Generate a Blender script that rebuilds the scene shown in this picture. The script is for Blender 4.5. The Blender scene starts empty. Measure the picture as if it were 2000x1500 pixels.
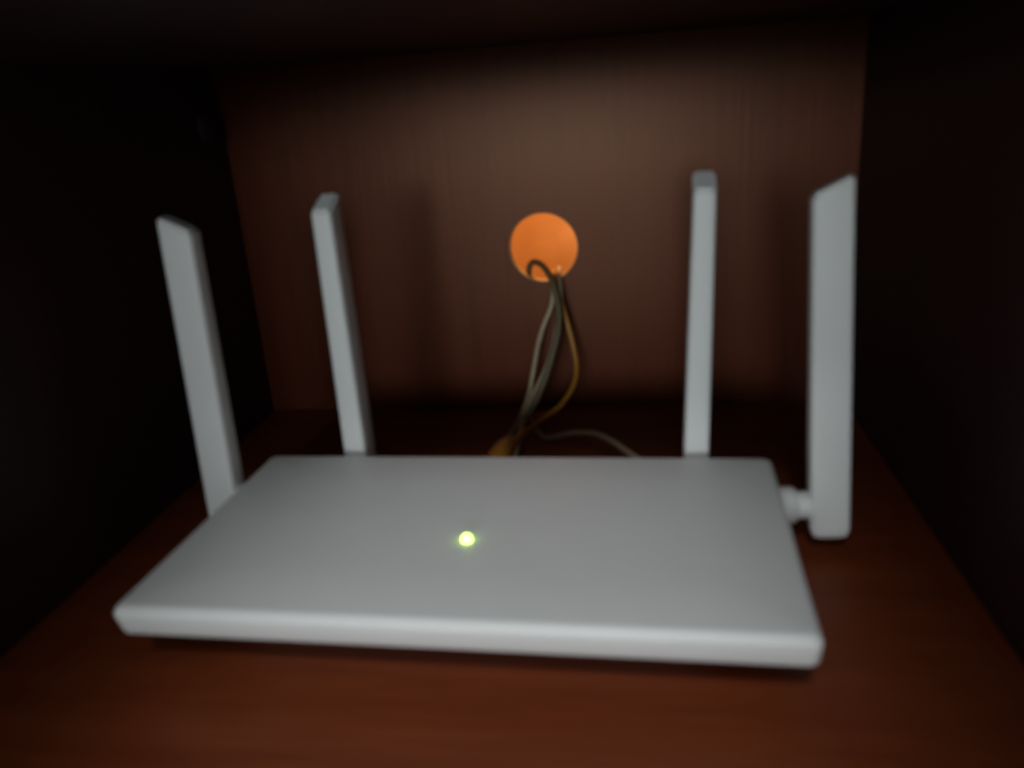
import bpy, bmesh, math
from mathutils import Vector, Matrix

scene = bpy.context.scene
col = scene.collection

# ------------------------------------------------------------------ camera
cam_data = bpy.data.cameras.new('camera')
cam = bpy.data.objects.new('camera', cam_data)
col.objects.link(cam)
cam_data.sensor_fit = 'HORIZONTAL'
cam_data.sensor_width = 36.0
cam_data.lens = 29.0
cam_data.clip_start = 0.01
cam_data.clip_end = 50.0
cam_data.dof.use_dof = True              # the phone focused far behind the things: all is soft
cam_data.dof.focus_distance = 6.0
cam_data.dof.aperture_fstop = 10.0
cam.matrix_world = Matrix(((0.9883, 0.0228, 0.1511, 0.0),
                           (0.1348, 0.3354, -0.9324, 0.0),
                           (-0.0719, 0.9418, 0.3284, 0.18),
                           (0, 0, 0, 1)))
scene.camera = cam

# ------------------------------------------------------------------ world, lamps, exposure
world = bpy.data.worlds.new('World')
scene.world = world
world.use_nodes = True
wb = world.node_tree.nodes['Background']
wb.inputs['Color'].default_value = (1.0, 0.92, 0.97, 1)
wb.inputs['Strength'].default_value = 0.16


def area_lamp(name, loc, target, sx, sy, power, color):
    ld = bpy.data.lights.new(name, 'AREA')
    ld.shape = 'RECTANGLE'
    ld.size, ld.size_y = sx, sy
    ld.energy = power
    ld.color = color
    o = bpy.data.objects.new(name, ld)
    o.location = loc
    o.rotation_euler = (Vector(target) - Vector(loc)).to_track_quat('-Z', 'Y').to_euler()
    col.objects.link(o)
    return o


def spot_lamp(name, loc, target, cone, blend, radius, power, color, flat=1.0):
    ld = bpy.data.lights.new(name, 'SPOT')
    ld.spot_size, ld.spot_blend = math.radians(cone), blend
    ld.shadow_soft_size = radius
    ld.energy = power
    ld.color = color
    o = bpy.data.objects.new(name, ld)
    o.location = loc
    o.rotation_euler = (Vector(target) - Vector(loc)).to_track_quat('-Z', 'Y').to_euler()
    o.scale = (1.0, flat, 1.0)                # a beam wider than it is high
    col.objects.link(o)
    return o


# a room lamp low in front of the cabinet, an added fill spot higher up for router top and shelf front; a warm lamp in the room behind the cabinet
spot_lamp('front_light', (-0.115, -0.80, 0.252), (-0.044, 0.30, 0.122), 25, 1.0, 0.19, 38.5, (0.885, 0.985, 1.0), 0.56)
spot_lamp('high_fill_light', (-0.02, -0.31, 0.63), (-0.046, 0.206, 0.0), 21.5, 0.88, 0.05, 9.9, (0.95, 0.985, 1.0), 1.32)
spot_lamp('warm_room_light', (-0.05, 0.51, 0.40), (-0.060, 0.64, -0.02), 80, 1.0, 0.03, 9.3, (1.0, 0.60, 0.28))

scene.cycles.use_denoising = True
scene.view_settings.view_transform = 'Standard'
scene.view_settings.look = 'None'
scene.view_settings.exposure = 0.0
scene.view_settings.gamma = 1.0


# ------------------------------------------------------------------ helpers
def tag(o, label=None, cat=None, group=None, kind=None):
    if label: o['label'] = label
    if cat: o['category'] = cat
    if group: o['group'] = group
    if kind: o['kind'] = kind
    return o


def link(name, bm, mat, parent=None, smooth=True):
    me = bpy.data.meshes.new(name)
    bmesh.ops.recalc_face_normals(bm, faces=bm.faces[:])
    bm.to_mesh(me)
    bm.free()
    if smooth:
        for p in me.polygons:
            p.use_smooth = True
    me.materials.append(mat)
    o = bpy.data.objects.new(name, me)
    col.objects.link(o)
    if parent:
        o.parent = parent
    return o


def auto_smooth(o, deg=35):
    o.data.set_sharp_from_angle(angle=math.radians(deg))
    return o


def box_bm(x0, x1, y0, y1, z0, z1, bevel=0.0, seg=2):
    bm = bmesh.new()
    bmesh.ops.create_cube(bm, size=1.0)
    for v in bm.verts:
        v.co = Vector((x0 + (v.co.x + .5) * (x1 - x0), y0 + (v.co.y + .5) * (y1 - y0), z0 + (v.co.z + .5) * (z1 - z0)))
    if bevel:
        bmesh.ops.bevel(bm, geom=bm.edges[:], offset=bevel, segments=seg, profile=0.5, affect='EDGES')
    return bm


def tube_bm(points, radius, sides=12, sub=6, radii=None):
    """smooth tube through points (Catmull-Rom), radii per control point optional"""
    P = [Vector(p) for p in points]
    rr = radii or [radius] * len(P)
    pts, rs = [], []
    for i in range(len(P) - 1):
        p0, p1, p2, p3 = P[max(i - 1, 0)], P[i], P[i + 1], P[min(i + 2, len(P) - 1)]
        for k in range(sub):
            t = k / sub
            pts.append(0.5 * ((2 * p1) + (p2 - p0) * t + (2 * p0 - 5 * p1 + 4 * p2 - p3) * t * t + (3 * p1 - p0 - 3 * p2 + p3) * t ** 3))
            rs.append(rr[i] + (rr[i + 1] - rr[i]) * t)
    pts.append(P[-1]); rs.append(rr[-1])
    bm = bmesh.new()
    rings = []
    nrm = None
    for i, p in enumerate(pts):
        tan = (pts[min(i + 1, len(pts) - 1)] - pts[max(i - 1, 0)]).normalized()
        if nrm is None:
            nrm = tan.orthogonal().normalized()
        nrm = (nrm - tan * nrm.dot(tan)).normalized()
        bi = tan.cross(nrm)
        rings.append([bm.verts.new(p + (nrm * math.cos(a) + bi * math.sin(a)) * rs[i])
                      for a in [2 * math.pi * k / sides for k in range(sides)]])
    for a, b in zip(rings, rings[1:]):
        for k in range(sides):
            bm.faces.new((a[k], a[(k + 1) % sides], b[(k + 1) % sides], b[k]))
    bm.faces.new(rings[0][::-1])
    bm.faces.new(rings[-1])
    return bm


def rounded_rect(x0, x1, y0, y1, r, n=8):
    out = []
    for cx, cy, a0 in ((x1 - r, y1 - r, 0), (x0 + r, y1 - r, 90), (x0 + r, y0 + r, 180), (x1 - r, y0 + r, 270)):
        for k in range(n + 1):
            a = math.radians(a0 + 90 * k / n)
            out.append((cx + r * math.cos(a), cy + r * math.sin(a)))
    return out


def stack_bm(layers, n=8):
    """layers: list of (x0, x1, y0, y1, corner radius, z) from bottom to top, joined to a closed solid"""
    bm = bmesh.new()
    rings = [[bm.verts.new((x, y, l[5])) for x, y in rounded_rect(*l[:5], n=n)] for l in layers]
    m = len(rings[0])
    for a, b in zip(rings, rings[1:]):
        for k in range(m):
            bm.faces.new((a[k], a[(k + 1) % m], b[(k + 1) % m], b[k]))
    bm.faces.new(rings[0][::-1])
    bm.faces.new(rings[-1])
    return bm


def lathe_bm(profile, axis, base, sides=32):
    """profile: (radius, distance along axis); axis unit vector"""
    ax = Vector(axis).normalized()
    n = ax.orthogonal().normalized()
    b = ax.cross(n)
    bm = bmesh.new()
    rings = []
    for r, h in profile:
        rings.append([bm.verts.new(Vector(base) + ax * h + (n * math.cos(2 * math.pi * k / sides) + b * math.sin(2 * math.pi * k / sides)) * r) for k in range(sides)])
    for a, c in zip(rings, rings[1:]):
        for k in range(sides):
            bm.faces.new((a[k], a[(k + 1) % sides], c[(k + 1) % sides], c[k]))
    bm.faces.new(rings[0][::-1])
    bm.faces.new(rings[-1])
    return bm


# ------------------------------------------------------------------ materials
def new_mat(name):
    m = bpy.data.materials.new(name)
    m.use_nodes = True
    return m, m.node_tree.nodes, m.node_tree.links, m.node_tree.nodes['Principled BSDF']


def wood_mat(name, dark, light, scale, rough, spec=0.5, bump=0.03, fine=(1, 1, 1), tint=(1, 1, 1)):
    """laminate with long grain: scale stretches the noise along the grain"""
    m, N, L, b = new_mat(name)
    tc = N.new('ShaderNodeTexCoord')
    mp = N.new('ShaderNodeMapping'); mp.inputs['Scale'].default_value = scale
    L.new(tc.outputs['Object'], mp.inputs['Vector'])
    n1 = N.new('ShaderNodeTexNoise'); n1.inputs['Scale'].default_value = 1.0
    n1.inputs['Detail'].default_value = 6; n1.inputs['Roughness'].default_value = 0.6
    n1.inputs['Distortion'].default_value = 0.6
    L.new(mp.outputs['Vector'], n1.inputs['Vector'])
    mp2 = N.new('ShaderNodeMapping'); mp2.inputs['Scale'].default_value = fine
    L.new(tc.outputs['Object'], mp2.inputs['Vector'])
    n2 = N.new('ShaderNodeTexNoise'); n2.inputs['Scale'].default_value = 1.0
    n2.inputs['Detail'].default_value = 3
    L.new(mp2.outputs['Vector'], n2.inputs['Vector'])
    mx = N.new('ShaderNodeMath'); mx.operation = 'MULTIPLY_ADD'
    mx.inputs[1].default_value = 0.45
    L.new(n2.outputs['Fac'], mx.inputs[0])
    ml = N.new('ShaderNodeMath'); ml.operation = 'MULTIPLY'; ml.inputs[1].default_value = 0.55
    L.new(n1.outputs['Fac'], ml.inputs[0])
    L.new(ml.outputs[0], mx.inputs[2])
    cr = N.new('ShaderNodeValToRGB')
    cr.color_ramp.elements[0].position = 0.33; cr.color_ramp.elements[0].color = (*dark, 1)
    cr.color_ramp.elements[1].position = 0.67; cr.color_ramp.elements[1].color = (*light, 1)
    L.new(mx.outputs[0], cr.inputs['Fac'])
    L.new(cr.outputs['Color'], b.inputs['Base Color'])
    b.inputs['Roughness'].default_value = rough
    b.inputs['Specular IOR Level'].default_value = spec
    b.inputs['Specular Tint'].default_value = (*tint, 1)
    bp = N.new('ShaderNodeBump'); bp.inputs['Strength'].default_value = bump; bp.inputs['Distance'].default_value = 0.001
    L.new(n2.outputs['Fac'], bp.inputs['Height'])
    L.new(bp.outputs['Normal'], b.inputs['Normal'])
    return m


def plastic_mat(name, color, rough, var=0.04, spec=0.5, bump=0.02, sss=0.0):
    m, N, L, b = new_mat(name)
    tc = N.new('ShaderNodeTexCoord')
    n = N.new('ShaderNodeTexNoise'); n.inputs['Scale'].default_value = 60; n.inputs['Detail'].default_value = 4
    L.new(tc.outputs['Object'], n.inputs['Vector'])
    cr = N.new('ShaderNodeValToRGB')
    cr.color_ramp.elements[0].position = 0.3; cr.color_ramp.elements[0].color = (*[c * (1 - var) for c in color], 1)
    cr.color_ramp.elements[1].position = 0.7; cr.color_ramp.elements[1].color = (*[min(1, c * (1 + var)) for c in color], 1)
    L.new(n.outputs['Fac'], cr.inputs['Fac'])
    L.new(cr.outputs['Color'], b.inputs['Base Color'])
    b.inputs['Roughness'].default_value = rough
    b.inputs['Specular IOR Level'].default_value = spec
    g = N.new('ShaderNodeTexNoise'); g.inputs['Scale'].default_value = 1800
    L.new(tc.outputs['Object'], g.inputs['Vector'])
    bp = N.new('ShaderNodeBump'); bp.inputs['Strength'].default_value = bump; bp.inputs['Distance'].default_value = 0.0003
    L.new(g.outputs['Fac'], bp.inputs['Height'])
    L.new(bp.outputs['Normal'], b.inputs['Normal'])
    return m


M_shelf = wood_mat('shelf_laminate', (0.138, 0.028, 0.008), (0.225, 0.050, 0.015), (6, 70, 70), 0.45, 0.2, 0.05, (25, 600, 600))
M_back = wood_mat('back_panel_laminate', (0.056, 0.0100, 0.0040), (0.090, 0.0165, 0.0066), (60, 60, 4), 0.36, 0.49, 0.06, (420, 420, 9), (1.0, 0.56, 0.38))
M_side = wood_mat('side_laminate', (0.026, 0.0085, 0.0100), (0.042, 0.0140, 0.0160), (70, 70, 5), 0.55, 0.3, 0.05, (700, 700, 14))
M_white = plastic_mat('white_plastic', (0.74, 0.745, 0.73), 0.50, 0.012)
M_under = plastic_mat('white_plastic_base', (0.62, 0.62, 0.61), 0.55, 0.015)
M_rubber = plastic_mat('grey_rubber', (0.08, 0.08, 0.08), 0.8)
M_olive_cable = plastic_mat('olive_cable_sheath', (0.105, 0.078, 0.040), 0.5)
M_yellow_cable = plastic_mat('yellow_cable_sheath', (0.36, 0.15, 0.016), 0.45)
M_white_cable = plastic_mat('white_cable_sheath', (0.38, 0.30, 0.19), 0.5)
M_cap = plastic_mat('brown_cap_plastic', (0.030, 0.020, 0.018), 0.6)
M_hole_rim = plastic_mat('raw_fibreboard', (0.55, 0.33, 0.13), 0.9, 0.12)
M_wall = plastic_mat('peach_plaster', (0.75, 0.29, 0.08), 0.9, 0.05, 0.2, 0.3)

M_led, N, L, b = new_mat('green_led')
b.inputs['Base Color'].default_value = (0.5, 0.8, 0.2, 1)
b.inputs['Emission Color'].default_value = (0.55, 1.0, 0.12, 1)
b.inputs['Emission Strength'].default_value = 8.0

# ------------------------------------------------------------------ setting: wall behind and the cabinet
XL, XR, YF, YB, ZT = -0.2329, 0.1181, 0.02, 0.471, 0.2056
HX, HZ, HR = -0.0521, 0.0967, 0.0199
TB = 0.006                                   # back panel thickness
TS = 0.018                                   # board thickness

tag(link('wall', box_bm(-1.2, 1.2, 0.64, 0.70, -0.8, 1.2), M_wall, smooth=False), kind='structure')

cabinet = bpy.data.objects.new('cabinet', None)
cabinet.location = (0, 0, 0)
col.objects.link(cabinet)
tag(cabinet, 'dark brown wooden cabinet compartment with a round cable hole in its back', 'cabinet')

link('bottom_shelf', box_bm(XL, XR, YF, YB, -TS, 0.0, 0.0008), M_shelf, cabinet, False)
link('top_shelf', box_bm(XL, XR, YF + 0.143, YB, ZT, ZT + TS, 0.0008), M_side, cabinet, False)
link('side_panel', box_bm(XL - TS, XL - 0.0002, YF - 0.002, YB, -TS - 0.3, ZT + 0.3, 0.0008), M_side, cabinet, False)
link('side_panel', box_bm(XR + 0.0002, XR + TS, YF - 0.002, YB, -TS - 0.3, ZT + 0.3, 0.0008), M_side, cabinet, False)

# back panel: a thin board with a drilled round hole
bm = bmesh.new()
n = 64
x0, x1, z0, z1 = XL - TS, XR + TS, -TS - 0.3, ZT + 0.3
y0, y1 = YB + 0.0003, YB + TB
loops = []
for y in (y0, y1):
    inner, outer = [], []
    for k in range(n):
        a = 2 * math.pi * k / n
        ca, sa = math.cos(a), math.sin(a)
        inner.append(bm.verts.new((HX + HR * ca, y, HZ + HR * sa)))
        t = min((x1 - HX) / ca if ca > 1e-9 else 1e9, (x0 - HX) / ca if ca < -1e-9 else 1e9,
                (z1 - HZ) / sa if sa > 1e-9 else 1e9, (z0 - HZ) / sa if sa < -1e-9 else 1e9)
        outer.append(bm.verts.new((HX + t * ca, y, HZ + t * sa)))
    for k in range(n):
        j = (k + 1) % n
        bm.faces.new((inner[k], inner[j], outer[j], outer[k]))
    loops.append(inner)
link('back_panel', bm, M_back, cabinet, False)
bm = bmesh.new()
rings = [[bm.verts.new(v) for v in [(HX + HR * math.cos(2 * math.pi * k / n), y, HZ + HR * math.sin(2 * math.pi * k / n)) for k in range(n)]] for y in (y0, y1)]
rin = [[bm.verts.new(v) for v in [(HX + (HR - 0.0004) * math.cos(2 * math.pi * k / n), y, HZ + (HR - 0.0004) * math.sin(2 * math.pi * k / n)) for k in range(n)]] for y in (y0 + 0.0002, y1 - 0.0002)]
for a, c in ((rin[0], rin[1]), (rings[0], rin[0]), (rin[1], rings[1])):
    for k in range(n):
        j = (k + 1) % n
        bm.faces.new((a[k], a[j], c[j], c[k]))
link('hole_edge', bm, M_hole_rim, cabinet)

# a round plastic cap on the side panel near the back
auto_smooth(link('screw_cap', lathe_bm([(0.0085, 0), (0.0085, 0.0012), (0.0072, 0.0022), (0.003, 0.0026)], (1, 0, 0), (XL, 0.449, 0.177)), M_cap, cabinet))

# ------------------------------------------------------------------ the router
RW, RD, RH = 0.226, 0.1237, 0.030
router = bpy.data.objects.new('wifi_router', None)
router.location = (-0.0623, 0.2076, 0.0)
router.rotation_euler = (0, 0, -0.0345)
col.objects.link(router)
tag(router, 'white flat wifi router with four upright antennas and a lit green light', 'router')

hw = RW / 2
r = 0.0034
lay = []
# thin slab: undercut front and sides, rounded top edge
U, UF = 0.0003, 0.0020                       # how far the sides and the front lean in towards the bottom
for d, z in ((0.0040, 0.0181), (0.0012, 0.0182), (0.0004, 0.0187), (0.0, 0.0196)):
    lay.append((-hw + U + d, hw - U - d, UF + d, RD - U - d, r, z))
e = 0.0034
for k in range(8):
    a = math.radians(90 * k / 7)
    i = e * (1 - math.cos(a))
    lay.append((-hw + i, hw - i, i, RD - i, max(r - i * 0.6, 0.003), RH - e + e * math.sin(a)))
lay.append((-hw + 0.03, hw - 0.03, 0.03, RD - 0.03, 0.002, RH + 0.00005))
cover = auto_smooth(link('top_cover', stack_bm(lay), M_white, router), 60)

# recessed lower body with sloping sides
auto_smooth(link('base', stack_bm([(-hw + 0.040, hw - 0.040, 0.040, RD - 0.014, 0.006, 0.0030),
                       (-hw + 0.036, hw - 0.036, 0.036, RD - 0.012, 0.006, 0.0042),
                       (-hw + 0.020, hw - 0.020, 0.024, RD - 0.004, 0.006, 0.0180)]), M_under, router))
for fx in (-hw + 0.05, hw - 0.05):
    for fy in (0.050, RD - 0.026):
        auto_smooth(link('foot', lathe_bm([(0.0055, 0.0001), (0.006, 0.0008), (0.006, 0.0031)], (0, 0, 1), (fx, fy, 0), 20), M_rubber, router))

# indicator light: a small domed lens flush in the cover
auto_smooth(link('indicator_light', lathe_bm([(0.0017, -0.0006), (0.0017, 0.0006), (0.0015, 0.0013), (0.0010, 0.0019), (0.0004, 0.0021)], (0, 0, 1), (-0.0019, 0.0494, RH), 24), M_led, router))


def antenna(base, zrot, lean_out, lean_side, z_low, z_top, g=0.0068):
    """Blade whose local +x points away from the router; the slanted tip rises outward.
    base: router-space point where the hinge leaves the body."""
    emp = Matrix.Translation(base) @ Matrix.Rotation(zrot, 4, 'Z')
    tilt = Matrix.Rotation(lean_out, 4, 'Y') @ Matrix.Rotation(lean_side, 4, 'X')
    bm = bmesh.new()
    secs = []
    w = 0.0150                                  # blade width; g is the gap to the body
    zs = [z_low, z_low + 0.0012, z_low + 0.004, 0.03, 0.07, z_top - 0.006, z_top]
    for q, z in enumerate(zs):
        f = (z - z_low) / (z_top - z_low)
        t = 0.0112 - 0.0022 * f                 # tapers towards the tip
        wd = w - 0.0010 * f
        ins = (0.0030, 0.0010, 0.0)[q] if q < 3 else 0.0
        c = 0.0018                              # rounded long edges
        ring = []
        for x, y in rounded_rect(g + ins, g + wd - ins, -t / 2 + ins * 0.6, t / 2 - ins * 0.6, c, 4):
            zz = z
            if q == len(zs) - 1:
                zz = z + 0.0062 * ((x - g) / wd)    # slant of the tip
            ring.append(bm.verts.new((x, y, zz - base[2])))
        secs.append(ring)
    m = len(secs[0])
    for a, c2 in zip(secs, secs[1:]):
        for k in range(m):
            bm.faces.new((a[k], a[(k + 1) % m], c2[(k + 1) % m], c2[k]))
    bm.faces.new(secs[0][::-1])
    bm.faces.new(secs[-1])
    bmesh.ops.recalc_face_normals(bm, faces=bm.faces[:])
    top_edges = [e for e in bm.edges if all(v in secs[-1] for v in e.verts)]
    bmesh.ops.bevel(bm, geom=top_edges, offset=0.0011, segments=2, affect='EDGES')
    a = auto_smooth(link('antenna', bm, M_white, router), 40)
    a.matrix_local = emp @ tilt
    # stepped round hinge between body and blade
    h = lathe_bm([(0.0073, -0.004), (0.0073, g * 0.46), (0.0066, g * 0.58), (0.0055, g * 0.64), (0.0055, g + 0.0006)], (1, 0, 0), (0, 0, 0), 28)
    hg = auto_smooth(link('hinge', h, M_white, a))
    hg.matrix_local = Matrix.Identity(4)
    return a


RADS = math.radians
antenna((hw - 0.0005, 0.100, 0.0195), 0.0, RADS(-2.1), 0.0, 0.0065, 0.1400, 0.0117)
antenna((-hw + 0.0005, 0.100, 0.0195), math.pi, RADS(-1.4), 0.0, 0.0065, 0.1385, 0.0056)
antenna((-0.0746, RD - 0.0005, 0.0195), math.pi / 2, RADS(0.0), RADS(0.2), 0.0065, 0.1400)
antenna((0.0820, RD - 0.0005, 0.0195), math.pi / 2, RADS(0.0), RADS(1.6), 0.0065, 0.1405)

# ------------------------------------------------------------------ cables through the hole
tag(link('olive_cable', tube_bm([(-0.070, 0.512, 0.045), (-0.0655, 0.492, 0.066), (-0.0633, 0.4835, 0.0775), (-0.0620, 0.4785, 0.0838), (-0.0597, 0.4740, 0.0876), (-0.0565, 0.4695, 0.0888),
    (-0.0518, 0.462, 0.0878), (-0.0468, 0.455, 0.0817), (-0.044, 0.450, 0.0725), (-0.0427, 0.446, 0.0632), (-0.0435, 0.442, 0.054),
    (-0.0466, 0.438, 0.0433), (-0.0502, 0.434, 0.0327), (-0.0555, 0.428, 0.0213), (-0.0619, 0.418, 0.0115), (-0.0690, 0.395, 0.0055), (-0.0730, 0.365, 0.009), (-0.074, 0.334, 0.012)], 0.0018),
    M_olive_cable), 'thick olive grey cable arching up over the lower edge of the round hole', 'cable')

yellow = tag(link('yellow_cable', tube_bm([(-0.052, 0.512, 0.045), (-0.0500, 0.499, 0.068), (-0.0482, 0.486, 0.0795), (-0.0478, 0.478, 0.0800), (-0.0457, 0.4685, 0.0790), (-0.0432, 0.461, 0.0715),
    (-0.0400, 0.4565, 0.0595), (-0.0360, 0.452, 0.0417), (-0.0345, 0.447, 0.0309), (-0.0364, 0.438, 0.0234),
    (-0.0425, 0.427, 0.0169), (-0.0518, 0.417, 0.0127), (-0.0600, 0.405, 0.0105), (-0.0625, 0.393, 0.0115)], 0.0014),
    M_yellow_cable), 'yellow cable bowing out to the right before it meets the router', 'cable')
link('plug_boot', tube_bm([(-0.0600, 0.405, 0.0105), (-0.0627, 0.392, 0.0116), (-0.0645, 0.381, 0.0140), (-0.0658, 0.369, 0.0170), (-0.0664, 0.355, 0.0178), (-0.0670, 0.342, 0.0165)], 0.003, 16, 6,
                          [0.0015, 0.0023, 0.0034, 0.0046, 0.0056, 0.0060]), M_yellow_cable, yellow)

g = 'thin white cables behind the router'
tag(link('white_cable', tube_bm([(-0.047, 0.512, 0.045), (-0.0460, 0.499, 0.068), (-0.0450, 0.486, 0.0808), (-0.0445, 0.478, 0.0812), (-0.0437, 0.467, 0.0790), (-0.0427, 0.4612, 0.0725),
    (-0.0428, 0.458, 0.0645), (-0.0452, 0.455, 0.0533), (-0.0482, 0.452, 0.0421), (-0.0516, 0.448, 0.0326), (-0.0567, 0.440, 0.0231),
    (-0.0619, 0.430, 0.0146), (-0.0668, 0.415, 0.0085), (-0.071, 0.385, 0.009), (-0.073, 0.334, 0.012)], 0.0014),
    M_white_cable), 'thin white cable hanging close beside the thick olive cable below the hole', 'cable', g)
tag(link('white_cable', tube_bm([(-0.053, 0.512, 0.045), (-0.0520, 0.499, 0.068), (-0.0512, 0.486, 0.0788), (-0.0500, 0.478, 0.0790), (-0.0478, 0.4680, 0.0775), (-0.0472, 0.4625, 0.0700), (-0.0492, 0.4622, 0.0625),
    (-0.0533, 0.460, 0.0537), (-0.0565, 0.456, 0.0442), (-0.0583, 0.452, 0.0362), (-0.0603, 0.448, 0.0266), (-0.0622, 0.442, 0.0178),
    (-0.0654, 0.432, 0.0108), (-0.0690, 0.415, 0.0060), (-0.074, 0.385, 0.008), (-0.077, 0.334, 0.012)], 0.0014),
    M_white_cable), 'thin white cable hanging leftmost in the bundle below the hole', 'cable', g)
tag(link('white_cable', tube_bm([(-0.060, 0.335, 0.012), (-0.0620, 0.380, 0.011), (-0.0625, 0.410, 0.0120), (-0.0600, 0.424, 0.0095), (-0.0563, 0.4182, 0.0060), (-0.0514, 0.4113, 0.0040), (-0.0449, 0.4035, 0.0075),
    (-0.0363, 0.3960, 0.0125), (-0.0280, 0.3910, 0.0150), (-0.0200, 0.3840, 0.0165), (-0.0122, 0.3765, 0.0155), (-0.0050, 0.3705, 0.0125), (0.0051, 0.362, 0.009), (0.018, 0.350, 0.008), (0.022, 0.334, 0.012)], 0.0015),
    M_white_cable), 'white cable lying in a low arc on the shelf to the right of the bundle', 'cable', g)
